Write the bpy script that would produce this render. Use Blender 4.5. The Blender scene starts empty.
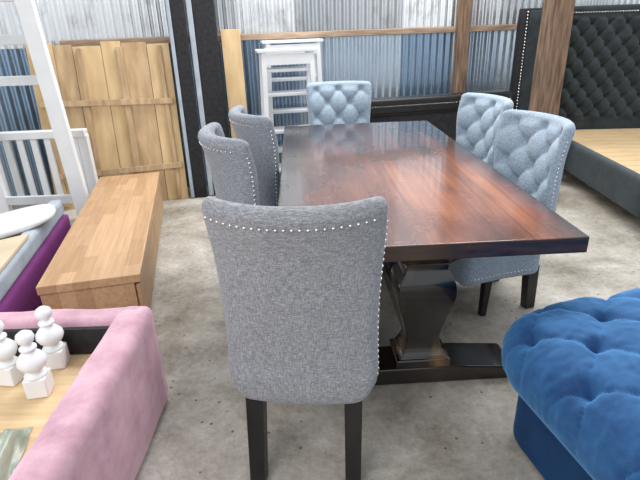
import bpy, bmesh, math, random
from mathutils import Vector, Matrix, noise
random.seed(4)
C = bpy.context.scene.collection
R = math.radians
# ------------------------------------------------------------------ camera
F = 500.0; H = 1.475; PITCH = 23.36; ROLL = -1.9
cam = bpy.data.cameras.new('camera'); cam.sensor_width = 36; cam.lens = F/640*36
co = bpy.data.objects.new('camera', cam); C.objects.link(co)
CM = Matrix.Translation((0,0,H)) @ Matrix.Rotation(R(90-PITCH),4,'X') @ Matrix.Rotation(R(ROLL),4,'Z')
co.matrix_world = CM
bpy.context.scene.camera = co
bpy.context.scene.view_settings.view_transform = 'Standard'
YAW = R(12)
U = Vector((math.cos(YAW), math.sin(YAW), 0)); V = Vector((math.sin(YAW), -math.cos(YAW), 0)); O = Vector((-1.2, 4.9, 0))
def Wp(u, v, z=0): return O + U*u + V*v + Vector((0,0,z))
# ------------------------------------------------------------------ materials
def mat(name):
    m = bpy.data.materials.new(name); m.use_nodes = True
    nt = m.node_tree; b = nt.nodes['Principled BSDF']
    return m, nt, b
def N(nt, t, **kw):
    n = nt.nodes.new(t)
    for k, v in kw.items():
        if k in n.inputs.keys(): n.inputs[k].default_value = v
        else: setattr(n, k, v)
    return n
def ramp(nt, stops):
    r = nt.nodes.new('ShaderNodeValToRGB'); e = r.color_ramp.elements
    while len(e) < len(stops): e.new(0.5)
    for i, (p, c) in enumerate(stops):
        e[i].position = p; e[i].color = (*c, 1)
    return r
def coords(nt, scale=(1,1,1), rot=(0,0,0), kind='Object'):
    t = nt.nodes.new('ShaderNodeTexCoord'); mp = nt.nodes.new('ShaderNodeMapping')
    mp.inputs['Scale'].default_value = scale; mp.inputs['Rotation'].default_value = rot
    nt.links.new(t.outputs[kind], mp.inputs[0]); return mp
def bump(nt, b, src, strength=.3, dist=.01):
    bp = nt.nodes.new('ShaderNodeBump'); bp.inputs['Strength'].default_value = strength; bp.inputs['Distance'].default_value = dist
    nt.links.new(src, bp.inputs['Height']); nt.links.new(bp.outputs[0], b.inputs['Normal'])
def noisy(name, c1, c2, scale=5, rough=.6, bs=.1, detail=5, stretch=(1,1,1), lo=.3, hi=.7, metal=0, sheen=0, coat=0, bd=.01, spec=.5, trans=0):
    m, nt, b = mat(name); mp = coords(nt, stretch)
    n = N(nt, 'ShaderNodeTexNoise', Scale=scale, Detail=detail)
    nt.links.new(mp.outputs[0], n.inputs['Vector'])
    r = ramp(nt, [(lo, c1), (hi, c2)]); nt.links.new(n.outputs[0], r.inputs[0])
    nt.links.new(r.outputs[0], b.inputs['Base Color'])
    b.inputs['Roughness'].default_value = rough; b.inputs['Metallic'].default_value = metal
    b.inputs['Specular IOR Level'].default_value = spec; b.inputs['Transmission Weight'].default_value = trans
    if sheen:
        b.inputs['Sheen Weight'].default_value = sheen; b.inputs['Sheen Roughness'].default_value = .35
    if coat:
        b.inputs['Coat Weight'].default_value = coat; b.inputs['Coat Roughness'].default_value = .10
    if bs: bump(nt, b, n.outputs[0], bs, bd)
    return m
def weave(name, dark, mid, light):
    m, nt, b = mat(name)
    a = coords(nt, (420, 420, 60)); c = coords(nt, (60, 60, 420))
    n1 = N(nt, 'ShaderNodeTexNoise', Scale=1, Detail=2); n2 = N(nt, 'ShaderNodeTexNoise', Scale=1, Detail=2)
    nt.links.new(a.outputs[0], n1.inputs['Vector']); nt.links.new(c.outputs[0], n2.inputs['Vector'])
    ad = N(nt, 'ShaderNodeMath', operation='ADD'); nt.links.new(n1.outputs[0], ad.inputs[0]); nt.links.new(n2.outputs[0], ad.inputs[1])
    hf = N(nt, 'ShaderNodeMath', operation='MULTIPLY'); hf.inputs[1].default_value = .5; nt.links.new(ad.outputs[0], hf.inputs[0])
    r = ramp(nt, [(.36, dark), (.5, mid), (.64, light)]); nt.links.new(hf.outputs[0], r.inputs[0])
    nt.links.new(r.outputs[0], b.inputs['Base Color'])
    b.inputs['Roughness'].default_value = .95; b.inputs['Sheen Weight'].default_value = .2; b.inputs['Specular IOR Level'].default_value = .15
    bump(nt, b, hf.outputs[0], .25, .002)
    return m
def velvet(name, dark, light, sheen=.8, tint=None, mott=.6, fac=.6):
    m, nt, b = mat(name); mp = coords(nt)
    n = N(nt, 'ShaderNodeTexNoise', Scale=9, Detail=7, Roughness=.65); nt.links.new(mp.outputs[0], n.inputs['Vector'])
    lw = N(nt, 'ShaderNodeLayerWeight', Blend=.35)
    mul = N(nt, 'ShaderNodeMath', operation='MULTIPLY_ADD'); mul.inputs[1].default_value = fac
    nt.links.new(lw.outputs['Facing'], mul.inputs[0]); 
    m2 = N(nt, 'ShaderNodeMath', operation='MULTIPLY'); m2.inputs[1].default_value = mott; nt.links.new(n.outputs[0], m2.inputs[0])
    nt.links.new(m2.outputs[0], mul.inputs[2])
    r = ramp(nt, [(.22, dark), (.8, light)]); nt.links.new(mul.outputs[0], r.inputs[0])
    nt.links.new(r.outputs[0], b.inputs['Base Color'])
    b.inputs['Roughness'].default_value = .75; b.inputs['Sheen Weight'].default_value = sheen; b.inputs['Sheen Roughness'].default_value = .3
    b.inputs['Sheen Tint'].default_value = (*(tint or light), 1); b.inputs['Specular IOR Level'].default_value = .2
    n2 = N(nt, 'ShaderNodeTexNoise', Scale=250, Detail=2); nt.links.new(mp.outputs[0], n2.inputs['Vector'])
    bump(nt, b, n2.outputs[0], .15, .002)
    return m
def tabletop_mat():
    m, nt, b = mat('stained_tabletop'); L = nt.links.new
    t = nt.nodes.new('ShaderNodeTexCoord'); sx = nt.nodes.new('ShaderNodeSeparateXYZ'); L(t.outputs['Object'], sx.inputs[0])
    pl = N(nt, 'ShaderNodeMath', operation='MULTIPLY'); pl.inputs[1].default_value = 1/.183; L(sx.outputs[0], pl.inputs[0])
    fl = N(nt, 'ShaderNodeMath', operation='FLOOR'); L(pl.outputs[0], fl.inputs[0])
    fr = N(nt, 'ShaderNodeMath', operation='FRACT'); L(pl.outputs[0], fr.inputs[0])
    wn = N(nt, 'ShaderNodeTexWhiteNoise', noise_dimensions='1D'); L(fl.outputs[0], wn.inputs['W'])
    mp = coords(nt, (22, 1.2, 10)); n = N(nt, 'ShaderNodeTexNoise', Scale=1, Detail=8, Roughness=.65, Distortion=.8)
    ob = N(nt, 'ShaderNodeVectorMath', operation='ADD'); L(mp.outputs[0], ob.inputs[0])
    cb = nt.nodes.new('ShaderNodeCombineXYZ'); m9 = N(nt,'ShaderNodeMath',operation='MULTIPLY'); m9.inputs[1].default_value = 37; L(wn.outputs[0], m9.inputs[0]); L(m9.outputs[0], cb.inputs[1]); L(cb.outputs[0], ob.inputs[1]); L(ob.outputs[0], n.inputs['Vector'])
    mp2 = coords(nt, (2.0, 1.0, 1)); n2 = N(nt, 'ShaderNodeTexNoise', Scale=1.5, Detail=5); L(mp2.outputs[0], n2.inputs['Vector'])
    a1 = N(nt,'ShaderNodeMath',operation='MULTIPLY_ADD'); a1.inputs[1].default_value=.46; L(n.outputs[0],a1.inputs[0])
    a2 = N(nt,'ShaderNodeMath',operation='MULTIPLY_ADD'); a2.inputs[1].default_value=.05; L(wn.outputs[0],a2.inputs[0])
    a3 = N(nt,'ShaderNodeMath',operation='MULTIPLY_ADD'); a3.inputs[1].default_value=.5; a3.inputs[2].default_value=.05; L(n2.outputs[0],a3.inputs[0])
    L(a3.outputs[0],a2.inputs[2]); L(a2.outputs[0],a1.inputs[2])
    # the stain is worn thin around the near right seat, thick along the rims
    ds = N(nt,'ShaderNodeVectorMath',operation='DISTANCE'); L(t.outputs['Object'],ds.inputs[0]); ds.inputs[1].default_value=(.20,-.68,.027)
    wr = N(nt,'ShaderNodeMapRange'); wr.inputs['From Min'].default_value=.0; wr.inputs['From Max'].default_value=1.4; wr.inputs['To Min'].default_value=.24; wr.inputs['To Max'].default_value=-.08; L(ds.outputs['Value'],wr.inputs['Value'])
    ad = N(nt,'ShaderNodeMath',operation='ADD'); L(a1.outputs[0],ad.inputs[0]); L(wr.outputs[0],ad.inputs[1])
    ax = N(nt,'ShaderNodeMath',operation='ABSOLUTE'); L(sx.outputs[0],ax.inputs[0])
    mr = N(nt,'ShaderNodeMapRange'); mr.inputs['From Min'].default_value=.43; mr.inputs['From Max'].default_value=.55; mr.inputs['To Min'].default_value=0; mr.inputs['To Max'].default_value=.28; L(ax.outputs[0],mr.inputs['Value'])
    sb = N(nt,'ShaderNodeMath',operation='SUBTRACT'); L(ad.outputs[0],sb.inputs[0]); L(mr.outputs[0],sb.inputs[1])
    r = ramp(nt, [(.40,(.012,.005,.005)),(.54,(.062,.017,.011)),(.69,(.18,.047,.023)),(.88,(.45,.15,.055))]); L(sb.outputs[0], r.inputs[0])
    s1 = N(nt,'ShaderNodeMath',operation='LESS_THAN'); s1.inputs[1].default_value=.012; L(fr.outputs[0],s1.inputs[0])
    s2 = N(nt,'ShaderNodeMath',operation='MULTIPLY'); s2.inputs[1].default_value=.55; L(s1.outputs[0],s2.inputs[0])
    mx = N(nt,'ShaderNodeMix',data_type='RGBA'); L(s2.outputs[0],mx.inputs['Factor']); L(r.outputs[0],mx.inputs[6]); mx.inputs[7].default_value=(.010,.005,.005,1)
    # fine pale scratches and dust
    mp3 = coords(nt,(10,150,1),(0,0,R(28))); n3 = N(nt,'ShaderNodeTexNoise',Scale=1,Detail=2); L(mp3.outputs[0],n3.inputs['Vector'])
    rs = ramp(nt,[(.67,(0,0,0)),(.73,(.5,.5,.5))]); L(n3.outputs[0],rs.inputs[0])
    mx2 = N(nt,'ShaderNodeMix',data_type='RGBA'); L(rs.outputs[0],mx2.inputs['Factor']); L(mx.outputs[2],mx2.inputs[6]); mx2.inputs[7].default_value=(.45,.33,.25,1)
    L(mx2.outputs[2], b.inputs['Base Color'])
    b.inputs['Coat Weight'].default_value=.95; b.inputs['Coat Roughness'].default_value=.11
    rr = N(nt,'ShaderNodeMapRange'); rr.inputs['To Min'].default_value=.15; rr.inputs['To Max'].default_value=.42; L(n2.outputs[0],rr.inputs['Value']); L(rr.outputs[0],b.inputs['Roughness'])
    bump(nt,b,n.outputs[0],.04,.003)
    return m
def stave_mat():
    m, nt, b = mat('butcher_block_wood'); L = nt.links.new
    mp = coords(nt, (1,1,1), (0,0,R(90)))
    br = N(nt,'ShaderNodeTexBrick'); br.inputs['Scale'].default_value=1; br.inputs['Brick Width'].default_value=.34; br.inputs['Row Height'].default_value=.075; br.inputs['Mortar Size'].default_value=.0006
    br.inputs['Color1'].default_value=(.62,.40,.23,1); br.inputs['Color2'].default_value=(.46,.275,.145,1); br.inputs['Mortar'].default_value=(.34,.20,.10,1); br.inputs['Bias'].default_value=-.1
    L(mp.outputs[0], br.inputs['Vector'])
    mp2 = coords(nt,(50,3,50)); n = N(nt,'ShaderNodeTexNoise',Scale=1,Detail=5); L(mp2.outputs[0],n.inputs['Vector'])
    r = ramp(nt,[(.3,(.78,.76,.73)),(.7,(1,1,1))]); L(n.outputs[0],r.inputs[0])
    mx = N(nt,'ShaderNodeMix',data_type='RGBA',blend_type='MULTIPLY'); mx.inputs['Factor'].default_value=1; L(br.outputs[0],mx.inputs[6]); L(r.outputs[0],mx.inputs[7])
    L(mx.outputs[2],b.inputs['Base Color']); b.inputs['Roughness'].default_value=.5
    return m
def floor_mat():
    m, nt, b = mat('dusty_concrete'); L = nt.links.new
    mp = coords(nt)
    n1 = N(nt,'ShaderNodeTexNoise',Scale=2.0,Detail=14,Roughness=.74,Distortion=.25); L(mp.outputs[0],n1.inputs['Vector'])
    n2 = N(nt,'ShaderNodeTexNoise',Scale=34,Detail=8,Roughness=.85); L(mp.outputs[0],n2.inputs['Vector'])
    ad = N(nt,'ShaderNodeMath',operation='MULTIPLY_ADD'); ad.inputs[1].default_value=.34; L(n2.outputs[0],ad.inputs[0])
    h = N(nt,'ShaderNodeMath',operation='MULTIPLY'); h.inputs[1].default_value=.66; L(n1.outputs[0],h.inputs[0]); L(h.outputs[0],ad.inputs[2])
    r = ramp(nt,[(.36,(.17,.148,.115)),(.45,(.34,.31,.265)),(.53,(.48,.45,.40)),(.64,(.69,.67,.63))]); L(ad.outputs[0],r.inputs[0])
    n4 = N(nt,'ShaderNodeTexNoise',Scale=.9,Detail=7,Roughness=.65,Distortion=1.0); L(mp.outputs[0],n4.inputs['Vector'])
    r4 = ramp(nt,[(.36,(.70,.67,.63)),(.54,(1,1,1))]); L(n4.outputs[0],r4.inputs[0])
    mm = N(nt,'ShaderNodeMix',data_type='RGBA',blend_type='MULTIPLY'); mm.inputs['Factor'].default_value=1; L(r.outputs[0],mm.inputs[6]); L(r4.outputs[0],mm.inputs[7])
    vo = N(nt,'ShaderNodeTexVoronoi',Scale=22); L(mp.outputs[0],vo.inputs['Vector'])
    lt = N(nt,'ShaderNodeMath',operation='LESS_THAN'); lt.inputs[1].default_value=.14; L(vo.outputs['Distance'],lt.inputs[0])
    sp = nt.nodes.new('ShaderNodeSeparateColor'); L(vo.outputs['Color'],sp.inputs[0])
    gt = N(nt,'ShaderNodeMath',operation='GREATER_THAN'); gt.inputs[1].default_value=.72; L(sp.outputs[0],gt.inputs[0])
    ml = N(nt,'ShaderNodeMath',operation='MULTIPLY'); L(lt.outputs[0],ml.inputs[0]); L(gt.outputs[0],ml.inputs[1])
    mx = N(nt,'ShaderNodeMix',data_type='RGBA'); L(ml.outputs[0],mx.inputs['Factor']); L(mm.outputs[2],mx.inputs[6]); mx.inputs[7].default_value=(.15,.12,.09,1)
    L(mx.outputs[2],b.inputs['Base Color']); b.inputs['Roughness'].default_value=.6
    bump(nt,b,ad.outputs[0],.5,.015)
    return m
def sheet_mat(name, base, tint, rust=.1):
    m, nt, b = mat(name); L = nt.links.new
    t = nt.nodes.new('ShaderNodeTexCoord'); sx = nt.nodes.new('ShaderNodeSeparateXYZ'); L(t.outputs['Object'], sx.inputs[0])
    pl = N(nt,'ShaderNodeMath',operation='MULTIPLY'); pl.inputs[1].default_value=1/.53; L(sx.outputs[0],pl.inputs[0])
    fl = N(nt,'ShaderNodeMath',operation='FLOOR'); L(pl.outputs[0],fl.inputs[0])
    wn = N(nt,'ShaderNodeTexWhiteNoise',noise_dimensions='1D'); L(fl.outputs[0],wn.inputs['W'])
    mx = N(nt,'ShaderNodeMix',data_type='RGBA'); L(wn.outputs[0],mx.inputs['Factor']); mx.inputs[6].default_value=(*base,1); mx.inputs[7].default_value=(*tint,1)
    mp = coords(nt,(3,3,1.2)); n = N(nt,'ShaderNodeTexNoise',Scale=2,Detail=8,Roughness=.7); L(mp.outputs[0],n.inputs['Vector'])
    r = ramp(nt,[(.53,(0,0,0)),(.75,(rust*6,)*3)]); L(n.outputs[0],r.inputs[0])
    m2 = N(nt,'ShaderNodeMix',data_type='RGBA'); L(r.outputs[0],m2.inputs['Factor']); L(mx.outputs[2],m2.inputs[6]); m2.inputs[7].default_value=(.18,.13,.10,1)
    L(m2.outputs[2],b.inputs['Base Color']); b.inputs['Metallic'].default_value=.8; b.inputs['Roughness'].default_value=.22
    return m
M = dict(
 floor=floor_mat(), top=tabletop_mat(), stave=stave_mat(),
 espresso_glints=noisy('espresso_wood_painted_glints',(.005,.003,.003),(.26,.15,.05),2.6,.12,.05,stretch=(3,3,1),lo=.54,hi=.82,coat=1),  # golden-brown patches paint reflected highlights into the dark wood colour
 base_black=noisy('black_gloss_base',(.005,.004,.004),(.03,.018,.012),4,.22,.05,coat=.8),
 edge=noisy('dark_brown_gloss_edge',(.008,.005,.005),(.05,.022,.014),3,.25,.05,stretch=(2,2,14),coat=.6),
 black_leg=noisy('black_lacquer',(.004,.004,.005),(.013,.012,.013),10,.35,0),
 grey_fabric=weave('grey_woven_fabric',(.15,.155,.17),(.25,.26,.285),(.39,.40,.43)),
 side_fabric=weave('blue_grey_woven_fabric',(.15,.165,.195),(.245,.27,.31),(.38,.41,.46)),
 pale_fabric=weave('pale_blue_grey_woven_fabric',(.21,.275,.35),(.31,.39,.48),(.44,.53,.62)),
 nail=noisy('nickel_nailhead',(.75,.75,.75),(.9,.9,.9),10,.25,0,metal=1),
 blue=velvet('royal_blue_velvet',(.006,.030,.11),(.055,.19,.42),.55,(.3,.6,1),.6,.7),
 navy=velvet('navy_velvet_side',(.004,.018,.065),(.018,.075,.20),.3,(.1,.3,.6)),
 pink=velvet('mauve_pink_velvet',(.36,.17,.24),(.72,.48,.56),.4,None,.9,.35),
 purple=velvet('plum_velvet',(.12,.015,.11),(.20,.05,.20),.3),
 charcoal=velvet('charcoal_velvet',(.018,.024,.028),(.080,.098,.106),.35,(.45,.55,.6)),
 black_fab=noisy('black_cloth',(.006,.006,.008),(.02,.02,.024),30,.8,.1),
 ply=noisy('plywood',(.55,.38,.20),(.76,.57,.34),3,.6,.05,stretch=(1,8,1)),
 ply_v=noisy('plywood_upright',(.56,.38,.19),(.78,.58,.33),2.2,.75,.15,detail=9,stretch=(5,5,1.2)),
 ply_d=noisy('plywood_upright_weathered',(.40,.26,.14),(.64,.46,.27),2.6,.8,.2,detail=9,stretch=(5,5,1.2)),
 batten=noisy('sawn_batten',(.36,.24,.13),(.60,.43,.26),4,.7,.1,stretch=(6,6,1)),
 post=noisy('rough_timber_post',(.085,.052,.036),(.30,.195,.13),4,.9,.5,detail=9,stretch=(9,9,1)),
 beam=noisy('rough_timber_beam',(.24,.16,.11),(.47,.35,.25),4,.85,.3,stretch=(1,9,9)),
 white=noisy('white_paint',(.74,.77,.80),(.84,.86,.88),5,.45,.02),
 dullwhite=noisy('grey_white_paint',(.55,.57,.60),(.70,.73,.76),5,.5,.02),
 beige=noisy('beige_mdf',(.55,.44,.30),(.70,.59,.43),4,.7,.03),
 edging=noisy('pale_blue_lining',(.32,.37,.44),(.44,.50,.57),8,.8,.05),
 plastic=noisy('pale_green_plastic',(.30,.38,.30),(.62,.68,.58),5,.25,.4,detail=6,stretch=(9,2,2),trans=.35),
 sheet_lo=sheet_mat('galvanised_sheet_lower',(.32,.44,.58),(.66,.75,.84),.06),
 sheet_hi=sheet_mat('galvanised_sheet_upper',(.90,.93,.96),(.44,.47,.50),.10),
)
# ------------------------------------------------------------------ mesh helpers
def box(bm, c, s, rot=None):
    mt = Matrix.Translation(c)
    if rot is not None: mt = mt @ rot
    bmesh.ops.create_cube(bm, size=1, matrix=mt @ Matrix.Diagonal((s[0], s[1], s[2], 1)))
def bar(bm, p, q, w, d, up=(0,0,1), taper=1):
    p = Vector(p); q = Vector(q); z = (q-p); z.normalize()
    x = Vector(up).cross(z)
    if x.length < 1e-4: x = Vector((1,0,0))
    x.normalize(); y = z.cross(x)
    vs = []
    for (o, k) in ((p,1),(q,taper)):
        for (a,b_) in ((-1,-1),(1,-1),(1,1),(-1,1)):
            vs.append(bm.verts.new(o + x*a*w/2*k + y*b_*d/2*k))
    for f in ((3,2,1,0),(4,5,6,7),(0,1,5,4),(1,2,6,5),(2,3,7,6),(3,0,4,7)): bm.faces.new([vs[i] for i in f])
def rings(bm, rs, cap=True):
    prev = None; first = None
    for r in rs:
        cur = [bm.verts.new(p) for p in r]
        if prev:
            n = len(cur)
            for i in range(n): bm.faces.new((prev[i], prev[(i+1)%n], cur[(i+1)%n], cur[i]))
        else: first = cur
        prev = cur
    if cap:
        bm.faces.new(list(reversed(first))); bm.faces.new(prev)
def lathe(bm, prof, c=(0,0,0), n=28):
    rings(bm, [[(c[0]+r*math.cos(2*math.pi*i/n), c[1]+r*math.sin(2*math.pi*i/n), c[2]+z) for i in range(n)] for r, z in prof])
def obj(name, bm, m, parent=None, loc=(0,0,0), rz=0, smooth=False, bevel=0, seg=3, rot=None):
    bmesh.ops.recalc_face_normals(bm, faces=bm.faces)
    me = bpy.data.meshes.new(name); bm.to_mesh(me); bm.free()
    for mm in (m if isinstance(m, list) else [m]): me.materials.append(mm)
    if smooth:
        for p in me.polygons: p.use_smooth = True
    o = bpy.data.objects.new(name, me); C.objects.link(o)
    o.location = loc; o.rotation_euler = rot if rot else (0,0,rz)
    if parent: o.parent = parent
    if bevel:
        b = o.modifiers.new('bevel','BEVEL'); b.width = bevel; b.segments = seg; b.limit_method = 'ANGLE'; b.angle_limit = R(35)
        for p in me.polygons: p.use_smooth = True
        me.set_sharp_from_angle(angle=R(40))
    return o
def tag(o, label, cat, group=None, kind=None):
    if label: o['label'] = label
    if cat: o['category'] = cat
    if group: o['group'] = group
    if kind: o['kind'] = kind
    return o
def empty(name, loc, rz=0, label=None, cat=None, group=None, rot=None):
    o = bpy.data.objects.new(name, None); C.objects.link(o); o.empty_display_size = .1
    o.location = loc; o.rotation_euler = rot if rot else (0,0,rz)
    return tag(o, label, cat, group)
def copy_tree(o, parent=None):
    c = o.copy(); C.objects.link(c); c.parent = parent
    for ch in list(o.children): copy_tree(ch, c)
    return c
def B(): return bmesh.new()
def rounded_box(bm, hx, hy, z0, z1, r, cuts=24, disp=None, rc=None):
    """dense rounded box; rc is the plan corner radius, r the edge radius"""
    t = bmesh.new(); bmesh.ops.create_cube(t, size=2)
    bmesh.ops.subdivide_edges(t, edges=t.edges[:], cuts=cuts, use_grid_fill=True)
    hz = (z1-z0)/2; zc = (z0+z1)/2; rc = rc or r
    for v in t.verts:
        p = Vector((v.co.x*hx, v.co.y*hy, v.co.z*hz))
        ix = max(-(hx-rc), min(hx-rc, p.x)); iy = max(-(hy-rc), min(hy-rc, p.y))
        dx, dy = p.x-ix, p.y-iy; m_ = max(abs(dx), abs(dy)); l = math.hypot(dx, dy)
        if l > 1e-9: k = m_/l; dx *= k; dy *= k
        iz = max(-(hz-r), min(hz-r, p.z)); dz = p.z-iz
        rad = math.hypot(dx, dy); over = max(0, rad-(rc-r))
        if over > 0 and abs(dz) > 0:
            mm = max(over, abs(dz)); ll = math.hypot(over, dz); kk = mm/ll
            nr = (rc-r) + over*kk; dz *= kk
            if rad > 1e-9: dx *= nr/rad; dy *= nr/rad
        v.co = Vector((ix+dx, iy+dy, zc+iz+dz))
    t.normal_update()
    if disp:
        mv = [(v, v.co + v.normal*disp(v.co, v.normal)) for v in t.verts]
        for v, c in mv: v.co = c
    me = bpy.data.meshes.new('tmp'); t.to_mesh(me); t.free(); bm.from_mesh(me); bpy.data.meshes.remove(me)
def pillow(s, t, e=.42):
    a = abs(math.sin(math.pi*(s+t)/2)); b = abs(math.sin(math.pi*(s-t)/2))
    return (a*b)**e
def pit(s, t, w=.09):
    """1 at the nearest button, falling off around it"""
    best = 9
    for i in (math.floor(s), math.floor(s)+1):
        for j in (math.floor(t), math.floor(t)+1):
            if (i+j)%2 == 0: best = min(best, (s-i)**2+(t-j)**2)
    return math.exp(-best/w)
# ------------------------------------------------------------------ setting
bm = B(); box(bm, (0,3,-.05), (16,14,.1)); tag(obj('floor', bm, M['floor']), 'dusty grey concrete floor', None, kind='structure')
bm = B(); per = .076; st = per/8
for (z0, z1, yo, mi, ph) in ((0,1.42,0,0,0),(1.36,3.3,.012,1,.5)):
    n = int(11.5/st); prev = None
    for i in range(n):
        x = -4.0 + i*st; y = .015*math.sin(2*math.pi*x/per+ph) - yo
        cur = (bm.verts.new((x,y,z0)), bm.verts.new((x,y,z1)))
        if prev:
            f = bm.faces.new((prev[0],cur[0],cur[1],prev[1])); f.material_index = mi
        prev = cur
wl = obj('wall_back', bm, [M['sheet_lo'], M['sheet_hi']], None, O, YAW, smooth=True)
tag(wl, 'corrugated galvanised sheet wall of the shed', None, kind='structure')
bm = B(); box(bm,(0,0,0),(6.6,.06,.055)); o = obj('timber_beam', bm, M['beam'], None, Wp(2.3,.075,1.385), YAW, bevel=.006)
tag(o, 'long thin timber beam running horizontally across the corrugated wall', 'beam')
def post(x, y, w, d, h, label, lean=0):
    bm = B(); rs = []
    for i in range(13):
        z = h*i/12; j = lambda: random.uniform(-.007,.007)
        rs.append([(sx*w/2+j()+lean*z, sy*d/2+j(), z) for sx,sy in ((-1,-1),(1,-1),(1,1),(-1,1))])
    rings(bm, rs); o = obj('timber_post', bm, M['post'], None, (x,y,0), YAW, bevel=.01)
    return tag(o, label, 'post')
post(2.07,4.62,.20,.17,3.2,'thick rough brown timber post beside the dark tufted bed', .0)
p2 = Wp(2.70,.15); post(p2.x,p2.y,.11,.11,3.2,'thin timber post against the corrugated wall above the low black panel')
# ------------------------------------------------------------------ dining table
TY = R(2.1)
tc = Vector((.395,1.585,0)) + 1.165*Vector((-math.sin(TY), math.cos(TY),0))
table = empty('dining_table', tc, TY, 'large dark red-brown glossy wooden dining table on a black trestle base', 'table')
bm = B(); box(bm,(0,0,0),(1.11,2.33,.062))
for f in bm.faces:
    bm.normal_update(); f.material_index = 0 if f.normal.z > .5 else 1
to = obj('tabletop', bm, [M['top'],M['edge']], table, (0,0,.729), bevel=.004)
for s in (-1,1):
    y = s*.88; xo = .045
    bm = B()
    kn = [(.100,.125),(.088,.145),(.076,.17),(.070,.20),(.075,.25),(.090,.31),(.108,.37),(.121,.43),(.119,.48),(.100,.525),(.086,.55),(.091,.575),(.118,.60),(.136,.615),(.140,.64)]
    rs = [[(xo+sx*a_, y+sy*(.6*a_+.02), z) for sx,sy in ((-1,-1),(1,-1),(1,1),(-1,1))] for a_,z in ((.118,.08),(.118,.118))]
    for i in range(len(kn)-1):
        a0 = kn[max(0,i-1)]; a1 = kn[i]; a2 = kn[i+1]; a3 = kn[min(len(kn)-1,i+2)]
        for q in range(4):
            u = q/4; z = a1[1]+(a2[1]-a1[1])*u
            hw = .5*((2*a1[0])+(-a0[0]+a2[0])*u+(2*a0[0]-5*a1[0]+4*a2[0]-a3[0])*u*u+(-a0[0]+3*a1[0]-3*a2[0]+a3[0])*u**3)
            hy = .6*hw+.02
            rs.append([(xo+sx*hw, y+sy*hy, z) for sx,sy in ((-1,-1),(1,-1),(1,1),(-1,1))])
    rs.append([(xo+sx*.140, y+sy*.104, .64) for sx,sy in ((-1,-1),(1,-1),(1,1),(-1,1))])
    rings(bm, rs); o = obj('pedestal', bm, M['espresso_glints'], table, bevel=.004)
    bm = B()
    pts = [(-.45,0),(.45,0),(.45,.05),(.43,.065),(.2,.082),(-.2,.082),(-.43,.065),(-.45,.05)]
    rings(bm, [[(px+.005,y+yy,pz) for px,pz in pts] for yy in (-.095,.085)]); obj('foot', bm, M['base_black'], table, bevel=.006)
    bm = B()
    pts = [(-.40,.70),(.40,.70),(.40,.68),(.30,.638),(-.30,.638),(-.40,.68)]
    rings(bm, [[(px+xo,y+yy,pz) for px,pz in pts] for yy in (-.05,.05)]); obj('cross_bearer', bm, M['base_black'], table, bevel=.005)
bm = B(); box(bm,(.045,0,.14),(.08,1.62,.08)); obj('stretcher', bm, M['base_black'], table, bevel=.006)
# ------------------------------------------------------------------ dining chair
ZB0, ZB1, RT = .335, 1.005, .035
def bw(v): return .252 - .009*math.sin(math.pi*min(1,v*1.15)) + .013*max(0,v-.45)*1.8 - .062*max(0,(.17-v)/.17)**2.2
def bt(v): return .095 - .025*v + .018*math.exp(-((v-.12)/.10)**2)
def byc(v): return -.245 - .060*v**1.7 - .022*max(0,v-.75)**1.5*8
def bend(x, v): return .10*(min(1,abs(x)/.25))**2.3*(.35+.65*v)
def inner_y(x, z):
    v = (z-ZB0)/(ZB1-ZB0); return byc(v)+bt(v)/2+bend(x,v)
BA, BZ = .092, .105
def chair_back():
    bm = B(); rs = []
    NV = 64
    levels = [(i/NV, 0) for i in range(NV+1)] + [(1, a) for a in (15,30,45,60,75,86)]
    for v, a in levels:
        w = bw(v); t = bt(v)/2; z = ZB0+(ZB1-ZB0)*v
        if a: w -= RT*(1-math.cos(R(a)))*1.1; t *= math.cos(R(a)); z += RT*math.sin(R(a))
        if v < .06 and not a:
            k = math.sqrt(max(0.05,1-((.06-v)/.06)**2)); t *= k
        r = min(.034, t*.98); ring = []
        yc = byc(v)
        for i in range(65):
            x = (w-r) - 2*(w-r)*i/64
            y = t
            fade = min(1,(w-abs(x))/.05)*min(1,max(0,(z-.50)/.06))*min(1,max(0,(ZB1+.01-z)/.04)) if not a else 0
            s_, t_ = x/BA, (z-.57)/BZ
            y += fade*(.030*(pillow(s_,t_,.38)-.4) - .030*pit(s_,t_,.07))
            ring.append((x, yc+y+bend(x,v), z))
        for i in range(1,8):
            an = math.pi*i/8; x = -(w-r) - r*math.sin(an); y = (t)*math.cos(an)
            ring.append((x, yc+y+bend(x,v), z))
        for i in range(25):
            x = -(w-r)+2*(w-r)*i/24; ring.append((x, yc-t+bend(x,v), z))
        for i in range(1,8):
            an = math.pi*i/8; x = (w-r)+r*math.sin(an); y = -t*math.cos(an)
            ring.append((x, yc+y+bend(x,v), z))
        rs.append(ring)
    rings(bm, rs); return bm
def stud(bm, p, d, r=.0056):
    q = Vector(d).to_track_quat('Z','Y').to_matrix().to_4x4()
    bmesh.ops.create_icosphere(bm, subdivisions=1, radius=r, matrix=Matrix.Translation(p) @ q @ Matrix.Diagonal((1,1,.6,1)))
def nails(which):
    bm = B()
    if which:
        z = .40
        while z < .97:
            v = (z-ZB0)/(ZB1-ZB0); w = bw(v); t = bt(v)/2; r = min(.034,t*.98); an = R(88)
            stud(bm,(which*((w-r)+r*math.sin(an)), byc(v)-t*math.cos(an)+bend(w,v), z),(which*math.sin(an),-math.cos(an),0))
            z += .0215
    else:
        x = -.246
        while x < .247:
            v = (.985-ZB0)/(ZB1-ZB0); stud(bm,(x, byc(v)-bt(v)/2+bend(x,v)-.001,.985),(0,-1,0)); x += .0215
    return bm
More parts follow.
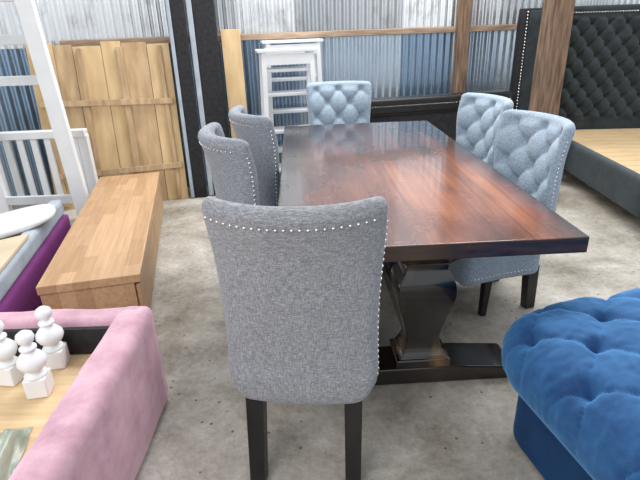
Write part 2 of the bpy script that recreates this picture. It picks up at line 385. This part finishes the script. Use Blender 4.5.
def make_chair(fab, zs=.345, fy=.205, ry=-.28, lx=.212, name='dining_chair'):
    t = empty(name,(0,0,0))
    b = obj('backrest', chair_back(), fab, t, smooth=True)
    for k in (0,-1,1): obj('nailhead_row', nails(k), M['nail'], b, smooth=True)
    first = None
    for j in range(0,5):
        z = .57+BZ*j
        if z > .98: continue
        for i in range(-2,3):
            if (i+j)%2: continue
            x = BA*i
            if first is None:
                bm = B(); bmesh.ops.create_uvsphere(bm,u_segments=12,v_segments=8,radius=.012,matrix=Matrix.Diagonal((1,.5,1,1)))
                first = obj('button', bm, fab, b, smooth=True); q = first
            else:
                q = first.copy(); C.objects.link(q); q.parent = b
            q.location = (x, inner_y(x,z)-.033, z)
    bm = B()
    def dsp(p, n): return .014*max(0,n.z)*max(0,1-(p.x/.24)**2)*max(0,1-((p.y-.02)/.25)**2)
    rounded_box(bm,.243,.235,zs,.478,.034,cuts=20,disp=dsp,rc=.05)
    for v in bm.verts: v.co.y += .025; v.co.x *= 1+.35*max(0,v.co.y)
    st_ = obj('seat', bm, fab, t, smooth=True)
    if zs < .3:                      # the deep seat box has a stud row low on each side
        for s in (-1,1):
            bm = B(); y = -.13
            while y < .22:
                stud(bm,(s*.2435*(1+.35*max(0,y)),y,zs+.045),(s,0,0)); y += .0215
            obj('nailhead_row', bm, M['nail'], st_, smooth=True)
    zl = zs+.03; lw = .050 if zs > .3 else .046
    for s in (-1,1):
        bm = B(); bar(bm,(s*lx,fy,zl),(s*lx,fy+.01,0),lw,lw,up=(0,1,0),taper=.68); obj('leg', bm, M['black_leg'], t, bevel=.003)
        bm = B(); bar(bm,(s*.166,-.20,zl),(s*.166,ry,0),lw+.010,lw+.020,up=(0,1,0),taper=.86); obj('leg', bm, M['black_leg'], t, bevel=.003)
    return t
GR = 'upholstered chairs around the dining table'
c0 = make_chair(M['grey_fabric'])
def put(c, x, y, a, label):      # a: facing, degrees clockwise from +Y
    c.location = (x,y,0); c.rotation_euler = (0,0,-R(a)); tag(c,label,'chair',GR)
put(c0, -.048,1.555,6,'grey upholstered dining chair at the near head of the table, its back to the viewer')
c1 = make_chair(M['side_fabric']); put(c1,-.20,2.42,67,'grey studded chair on the left long side of the table, nearer of that pair')
c2 = copy_tree(c1); put(c2,-.145,2.99,67,'grey studded chair on the left long side of the table, farther of that pair')
c3 = make_chair(M['pale_fabric'],.24,.06,-.215,.17); put(c3,.89,2.50,-104,'pale blue-grey button-tufted chair on the right side of the table, nearer of that pair')
c4 = copy_tree(c3); put(c4,.87,3.24,-104,'pale blue-grey button-tufted chair on the right side of the table, farther of that pair')
c5 = copy_tree(c3); put(c5,.20,3.96,178,'tufted chair at the far head of the table facing the viewer')
c3.scale = (1,1,.975); c4.scale = (1,1,.975)
# ------------------------------------------------------------------ blue ottoman
ot = empty('tufted_ottoman',(1.29,1.21,0),YAW,'royal blue velvet button-tufted ottoman in the near right corner','ottoman')
bm = B(); OZ = .52; OA = .135
def dsp(p, n):
    if n.z < -.3: return 0
    k = max(0,n.z)**.7; side = 1-abs(n.z); s_, t_ = (p.x+.02)/OA,(p.y-.02)/OA
    g = pillow(s_,t_,.20)
    dome = .05*k*max(0,1-(p.x/.62)**2)*max(0,1-(p.y/.5)**2)
    cr = .005*noise.noise(Vector((p.x*12,p.y*12,p.z*9))) + .003*noise.noise(Vector((p.x*45,p.y*45,p.z*20)))
    return dome + cr + (.026*k+.008*side)*(g-.6) - .042*k*pit(s_,t_,.04)
rounded_box(bm,.62,.50,.25,OZ,.13,cuts=140,disp=dsp,rc=.24)
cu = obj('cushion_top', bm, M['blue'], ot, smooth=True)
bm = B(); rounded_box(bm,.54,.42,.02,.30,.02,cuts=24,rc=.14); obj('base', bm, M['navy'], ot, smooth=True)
first=None
for i in range(-5,6):
    for j in range(-4,5):
        if (i+j)%2: continue
        x = OA*i-.02; y = OA*j+.02
        if abs(x)>.54 or abs(y)>.42: continue
        z = OZ+.05*max(0,1-(x/.62)**2)*max(0,1-(y/.5)**2)-.054
        if abs(x)>.49 or abs(y)>.37: z -= .014
        if first is None:
            bm = B(); bmesh.ops.create_uvsphere(bm,u_segments=16,v_segments=10,radius=.014,matrix=Matrix.Diagonal((1,1,.6,1)))
            first = obj('button', bm, M['blue'], cu, smooth=True); q = first
        else:
            q = first.copy(); C.objects.link(q); q.parent = cu
        q.location = (x,y,z)
for sx in (-1,1):
    for sy in (-1,1):
        bm = B(); bar(bm,(sx*.45,sy*.33,.03),(sx*.45,sy*.33,0),.05,.05,up=(0,1,0)); obj('leg', bm, M['black_leg'], ot)
# ------------------------------------------------------------------ pink bed frame
pk = empty('bed_frame',(-1.3,.9,0),0,'mauve pink velvet bed frame with plywood deck in the near left corner','bed frame')
def rail(name, c, s, m, parent, r=.045, cuts=24):
    bm = B()
    def soft(p, n): return .006*noise.noise(Vector((p.x*7,p.y*7,p.z*7+3)))
    rounded_box(bm,s[0]/2,s[1]/2,c[2]-s[2]/2,c[2]+s[2]/2,r,cuts=cuts,disp=soft)
    return obj(name, bm, m, parent, (c[0],c[1],0), smooth=True)
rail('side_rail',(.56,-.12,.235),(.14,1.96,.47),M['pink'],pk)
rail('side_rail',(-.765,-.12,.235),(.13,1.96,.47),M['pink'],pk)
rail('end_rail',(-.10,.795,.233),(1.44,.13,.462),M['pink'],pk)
bm = B(); box(bm,(-.10,-.15,.315),(1.22,1.78,.03)); obj('plywood_deck', bm, M['ply'], pk)
bm = B(); box(bm,(-.10,.722,.385),(1.20,.02,.115)); obj('black_lining', bm, M['black_fab'], pk)
prof = [(.0,.085),(.038,.085),(.040,.092),(.036,.10),(.024,.107),(.022,.115),(.042,.13),(.05,.15),(.048,.168),(.034,.188),(.022,.20),(.020,.207),(.029,.214),(.029,.221),(.018,.228),(.016,.236),(.026,.248),(.031,.264),(.027,.28),(.014,.291),(.001,.294)]
def finial(): 
    t = empty('turned_finial',(0,0,0))
    bm = B(); box(bm,(0,0,.044),(.072,.072,.088)); obj('square_base', bm, M['white'], t, bevel=.006)
    bm = B(); lathe(bm,[(max(r,.001)*.94,z) for r,z in prof]); obj('turned_body', bm, M['white'], t, smooth=True)
    return t
f0 = finial()
sp = [(-.985,1.40,10,'white turned wooden finial nearest the viewer, the middle one of three on the plywood deck'),(-1.00,1.555,8,'white turned wooden finial standing rightmost, against the black lining'),(-1.125,1.47,-8,'white turned wooden finial leftmost of the three, cut by the photo edge')]
for i,(x,y,a,l) in enumerate(sp):
    f = f0 if i==0 else copy_tree(f0)
    f.location=(x,y,.33); f.rotation_euler=(0,0,R(a)); f.scale=(1,1,.85); tag(f,l,'finial','white turned finials on the pink bed frame')
bm = B(); nx, ny = 40, 50; g = []
for i in range(nx+1):
    row=[]
    for j in range(ny+1):
        x=(i/nx-.5)*.22; y=(j/ny-.5)*.36; e=min(1,min(i,nx-i,j,ny-j)/6)
        z=.004+e*(.04+.035*noise.noise(Vector((x*20,y*6,1.3)))+.018*noise.noise(Vector((x*60,y*14,4))))
        row.append(bm.verts.new((x+.02*noise.noise(Vector((y*9,0,2))),y,z)))
    g.append(row)
for i in range(nx):
    for j in range(ny): bm.faces.new((g[i][j],g[i+1][j],g[i+1][j+1],g[i][j+1]))
tag(obj('plastic_sheet', bm, M['plastic'], None, (-.99,1.03,.33), .25, smooth=True),'crumpled pale green translucent plastic sheet lying on the plywood deck','plastic sheet')
# ------------------------------------------------------------------ low wooden TV bench
BY = R(13)
bc = Vector((-.885,2.19,0)) + Vector((-math.cos(BY),-math.sin(BY),0))*.235 + Vector((-math.sin(BY),math.cos(BY),0))*.975
tv = empty('low_bench_cabinet',bc,BY,'long low cabinet of light brown butcher block wood left of the table','cabinet')
bm = B(); box(bm,(0,0,.358),(.47,1.95,.044)); obj('top', bm, M['stave'], tv, bevel=.003)
bm = B(); box(bm,(-.016,0,.198),(.428,1.93,.276)); obj('body', bm, M['stave'], tv, bevel=.003)
bm = B(); box(bm,(-.02,0,.03),(.40,1.86,.06)); obj('plinth', bm, M['batten'], tv)
for k in range(2):
    bm = B(); box(bm,(.211,-.48+.96*k,.194),(.022,.945,.25)); obj('drawer_front', bm, M['stave'], tv, bevel=.003)
# ------------------------------------------------------------------ plum base with board, rim and rounded panel
PY = R(12)
pc = Vector((-1.47,1.97,0)) + Vector((-math.cos(PY),-math.sin(PY),0))*.45 + Vector((-math.sin(PY),math.cos(PY),0))*.70
def Pl(x,y,z): return pc + Vector((math.cos(PY),math.sin(PY),0))*x + Vector((-math.sin(PY),math.cos(PY),0))*y + Vector((0,0,z))
pb = empty('plum_bed_base',pc,PY,'low plum purple box with pale grey-blue padded rim left of the low wooden cabinet','bed base')
bm = B(); rounded_box(bm,.45,.70,0,.31,.03,cuts=20); obj('upholstered_body', bm, M['purple'], pb, smooth=True)
bm = B(); box(bm,(-.03,.0,.320),(.80,1.34,.024)); obj('lid_board', bm, M['beige'], pb, bevel=.003)
bm = B(); rounded_box(bm,.045,.70,.305,.42,.03,cuts=16); obj('padded_rim', bm, M['edging'], pb, (.385,0,0), smooth=True)
bm = B(); rounded_box(bm,.36,.045,.305,.40,.03,cuts=16); obj('padded_rim', bm, M['edging'], pb, (-.025,-.64,0), smooth=True)
bm = B(); box(bm,(0,0,0),(.62,.50,.018))
tag(obj('wood_board', bm, M['beige'], None, Pl(.115,-.28,.392), bevel=.003, rot=(0,R(-8),PY)),'loose light wood board lying tilted across the pale padded rim','board')
bm = B()
n=56; rs=[]
for (k,z) in ((.96,0),(1,.008),(1,.03),(.97,.038),(.80,.040),(.78,.034),(.74,.034)):
    rs.append([(.31*k*math.copysign(abs(math.cos(2*math.pi*i/n))**.8,math.cos(2*math.pi*i/n)), .21*k*math.copysign(abs(math.sin(2*math.pi*i/n))**.8,math.sin(2*math.pi*i/n)), z) for i in range(n)])
rings(bm, rs)
tag(obj('oval_panel', bm, M['white'], None, Pl(.19,.24,.396), smooth=True, rot=(0,R(-9),R(20))),'rounded white wooden panel resting tilted on the pale padded rim','panel')
# ------------------------------------------------------------------ white ladder and crib
ld = empty('bunk_ladder',(-2.12,3.66,0),0,'tall white wooden ladder frame behind the plum base at the left edge','ladder')
for x in (-.30,.32):
    bm = B(); bar(bm,(x,0,0),(x-.19,.14,2.3),.115,.045,up=(0,1,0)); obj('side_post', bm, M['white'], ld, bevel=.004)
for z in (.30,1.17,1.44,1.71,1.98):
    bm = B(); k=z/2.3; bar(bm,(-.27-.19*k,.14*k,z),(.30-.19*k,.14*k,z),.035,.065,up=(0,0,1)); obj('rung', bm, M['dullwhite'], ld, bevel=.004)
cr = empty('crib_side',(-2.48,4.00,0),R(3),'low white slatted crib side between the ladder and the pallet boards','crib')
bm = B(); bar(bm,(-.64,0,.735),(.64,0,.735),.06,.075,up=(0,1,0)); obj('top_rail', bm, M['white'], cr, bevel=.006)
bm = B(); bar(bm,(-.64,0,.20),(.64,0,.20),.04,.05,up=(0,1,0)); obj('bottom_rail', bm, M['white'], cr, bevel=.005)
for x in (-.62,.61):
    bm = B(); bar(bm,(x,0,0),(x,0,.72),.075,.055,up=(0,1,0)); obj('post', bm, M['white'], cr, bevel=.005)
s0=None
for k in range(11):
    x=-.53+.107*k
    if s0 is None:
        bm=B(); bar(bm,(0,0,.2),(0,0,.71),.048,.02,up=(0,1,0)); s0=obj('slat',bm,M['white'],cr,(x,0,0),bevel=.003)
    else:
        q=s0.copy(); C.objects.link(q); q.parent=cr; q.location=(x,0,0)
# ------------------------------------------------------------------ pallet boards
L_ = Wp(-.68,.36)
pl = empty('pallet_panel',L_,0,'large rough plywood crate panel with battens leaning on the left of the wall','pallet',rot=(R(-9),0,YAW))
x = -.58
for k,w_ in enumerate((.21,.15,.23,.165,.21,.19)):
    hh = 1.41-.016*((k*7)%3)
    bm=B(); box(bm,(x+w_/2,0,hh/2),(w_-.004,.015,hh)); obj('board',bm,M['ply_d' if k in (1,4) else 'ply_v'],pl,bevel=.002); x += w_
for x,w_ in ((-.50,.045),(-.17,.03),(.16,.05),(.50,.035)):
    bm=B(); bar(bm,(x,-.023,.03),(x+.02*math.sin(x*20),-.023,1.36),w_,.03,up=(0,1,0)); obj('batten',bm,M['batten'],pl,bevel=.003)
for z,dz in ((.30,.02),(.92,-.03)):
    bm=B(); bar(bm,(-.55,-.047,z),(.55,-.047,z+dz),.05,.018,up=(0,1,0)); obj('batten',bm,M['batten'],pl,bevel=.003)
def tall(u, w, v, h, label, tilt, e=.032):
    t = empty('upholstered_panel',Wp(u,v),0,label,'bed panel','tall black bed panels against the wall',rot=(R(-tilt),0,YAW))
    bm=B(); rounded_box(bm,w/2,.035,0,h,.012,cuts=14); obj('panel',bm,M['black_fab'],t,smooth=True)
    bm=B(); box(bm,(-w/2-e/2,0,h/2),(e,.075,h-.01)); obj('pale_edge',bm,M['edging'],t,bevel=.006)
    return t
tall(.010,.12,.36,2.1,'narrow tall black cloth panel with a pale edge, next to the pallet boards',5)
tall(.225,.19,.34,2.2,'wider tall black cloth panel with a pale edge, standing right of the narrow one',5,.045)
bm=B(); box(bm,(0,0,.73),(.17,.018,1.46)); tag(obj('plywood_board',bm,M['ply_v'],None,Wp(.44,.26),bevel=.002,rot=(R(-5),0,YAW)),'narrow pale plywood board leaning right of the black panels','board')
# white shelves
def shelf(x, y, h, w, d, zs, label):
    sh = empty('ladder_shelf',(x,y,0),YAW,label,'shelf','white ladder shelves behind the table')
    for sx in (-1,1):
        for sy in (-1,1):
            bm=B(); bar(bm,(sx*w/2,sy*d/2,0),(sx*(w/2-.03),sy*d*.33,h),.040,.03,up=(0,1,0)); obj('upright',bm,M['white'],sh,bevel=.003)
    for z in zs:
        k=z/h; bm=B(); box(bm,(0,0,z),(w-.05*k,d*(.93-.25*k),.026)); obj('shelf_board',bm,M['dullwhite'],sh,bevel=.003)
    bm=B(); box(bm,(0,0,h+.008),(w+.04,d*.9,.024)); obj('top_board',bm,M['white'],sh,bevel=.004)
    bm=B(); box(bm,(0,-d*.37,h-.06),(w-.04,.015,.09)); obj('front_apron',bm,M['white'],sh,bevel=.003)
shelf(-.24,4.60,1.27,.47,.26,(.25,.60,.92,1.12),'white painted open ladder shelf behind the left end of the table, the front one')
shelf(-.20,4.93,1.33,.52,.20,(.35,.72,1.01),'slightly taller white ladder shelf standing behind the front one, against the wall')
# low black panel
rk = empty('low_black_headboard',(1.17,4.93,0),YAW,'low wide black padded headboard with studs behind the far end of the table','headboard')
bm=B(); rounded_box(bm,.76,.05,.0,.66,.02,cuts=18); obj('lower_panel',bm,M['black_fab'],rk,smooth=True)
bm=B(); rounded_box(bm,.78,.075,.68,.82,.03,cuts=18); obj('padded_rail',bm,M['black_leg'],rk,smooth=True)
bm=B()
for k in range(50): bmesh.ops.create_icosphere(bm,subdivisions=1,radius=.006,matrix=Matrix.Translation((-.735+.03*k,-.077,.75)))
obj('nailhead_row',bm,M['nail'],rk,smooth=True)
bm=B(); box(bm,(0,0,.67),(1.5,.06,.05)); obj('spacer',bm,M['black_leg'],rk)
# ------------------------------------------------------------------ dark tufted bed
bd = empty('tufted_bed',(3.27,5.38,0),R(-3),'dark charcoal bed with tall tufted headboard and wooden slat deck at the right','bed')
bm=B()
def hd(p,n):
    if n.y > -.3: return 0
    f=min(1,max(0,(p.z-.45)/.05))*min(1,max(0,(1.47-p.z)/.04))*min(1,max(0,(.74-abs(p.x))/.04))
    return f*(.045*(pillow(p.x/.085,(p.z)/.10,.4)-.3)-.03*pit(p.x/.085,p.z/.10))
rounded_box(bm,.88,.07,.0,1.56,.04,cuts=130,disp=hd); hb=obj('headboard',bm,M['charcoal'],bd,smooth=True)
bm=B()
for k in range(56): bmesh.ops.create_icosphere(bm,subdivisions=1,radius=.009,matrix=Matrix.Translation((-.77+.028*k,-.072,1.50)))
obj('nailhead_row',bm,M['nail'],hb,smooth=True)
bm=B()
for k in range(37): bmesh.ops.create_icosphere(bm,subdivisions=1,radius=.009,matrix=Matrix.Translation((-.77,-.072,.45+.028*k)))
obj('nailhead_row',bm,M['nail'],hb,smooth=True)
for s in (-1,1):
    bm=B(); rounded_box(bm,.045,.12,.0,1.56,.03,cuts=12); wg=obj('wing',bm,M['charcoal'],bd,(s*.90,-.13,0),smooth=True)
    bm=B(); rounded_box(bm,.04,1.06,.12,.40,.03,cuts=14); obj('side_rail',bm,M['charcoal'],bd,(s*.84,-1.12,0),smooth=True)
bm=B(); rounded_box(bm,.88,.045,.08,.42,.03,cuts=14); obj('foot_rail',bm,M['charcoal'],bd,(0,-2.22,0),smooth=True)
for sx in (-1,1):
    bm=B(); box(bm,(sx*.84,-2.22,.045),(.06,.06,.09)); obj('leg',bm,M['black_leg'],bd)
s0=None
for k in range(14):
    y=-.16-.145*k
    if s0 is None:
        bm=B(); box(bm,(0,0,0),(1.60,.135,.02)); s0=obj('slat',bm,M['ply'],bd,(0,y,.35),bevel=.002)
    else:
        q=s0.copy(); C.objects.link(q); q.parent=bd; q.location=(0,y,.35)
# black studded headboard beside it
bh = empty('studded_headboard',(2.08,5.20,0),R(10),'narrow tall dark studded headboard wing left of the thick timber post','headboard')
bm=B(); rounded_box(bm,.11,.05,0,1.55,.02,cuts=12); obj('panel',bm,M['black_fab'],bh,smooth=True)
bm=B(); rounded_box(bm,.07,.02,.02,1.53,.015,cuts=12); obj('padded_face',bm,M['charcoal'],bh,(.03,-.05,0),smooth=True)
bm=B()
for k in range(52): bmesh.ops.create_icosphere(bm,subdivisions=1,radius=.010,matrix=Matrix.Translation((-.062,-.052,.04+.029*k)))
obj('nailhead_row',bm,M['nail'],bh,smooth=True)
# ------------------------------------------------------------------ light
w = bpy.data.worlds.new('World'); bpy.context.scene.world = w; w.use_nodes = True
bg = w.node_tree.nodes['Background']; bg.inputs[0].default_value=(.93,.965,1,1); bg.inputs[1].default_value=.86
def area(loc, target, sx, sy, power, col=(1,1,1)):
    l=bpy.data.lights.new('area_lamp','AREA'); l.shape='RECTANGLE'; l.size=sx; l.size_y=sy; l.energy=power; l.color=col
    o=bpy.data.objects.new('area_lamp',l); C.objects.link(o); o.location=loc
    o.rotation_euler=(Vector(target)-Vector(loc)).to_track_quat('-Z','Y').to_euler(); return o
area((-2.2,-1.8,3.4),(.8,3,.4),3,2,115,(1,.98,.95))
area((.8,4.2,3.6),(.4,2.4,.5),4,1.2,200,(1,.99,.97))
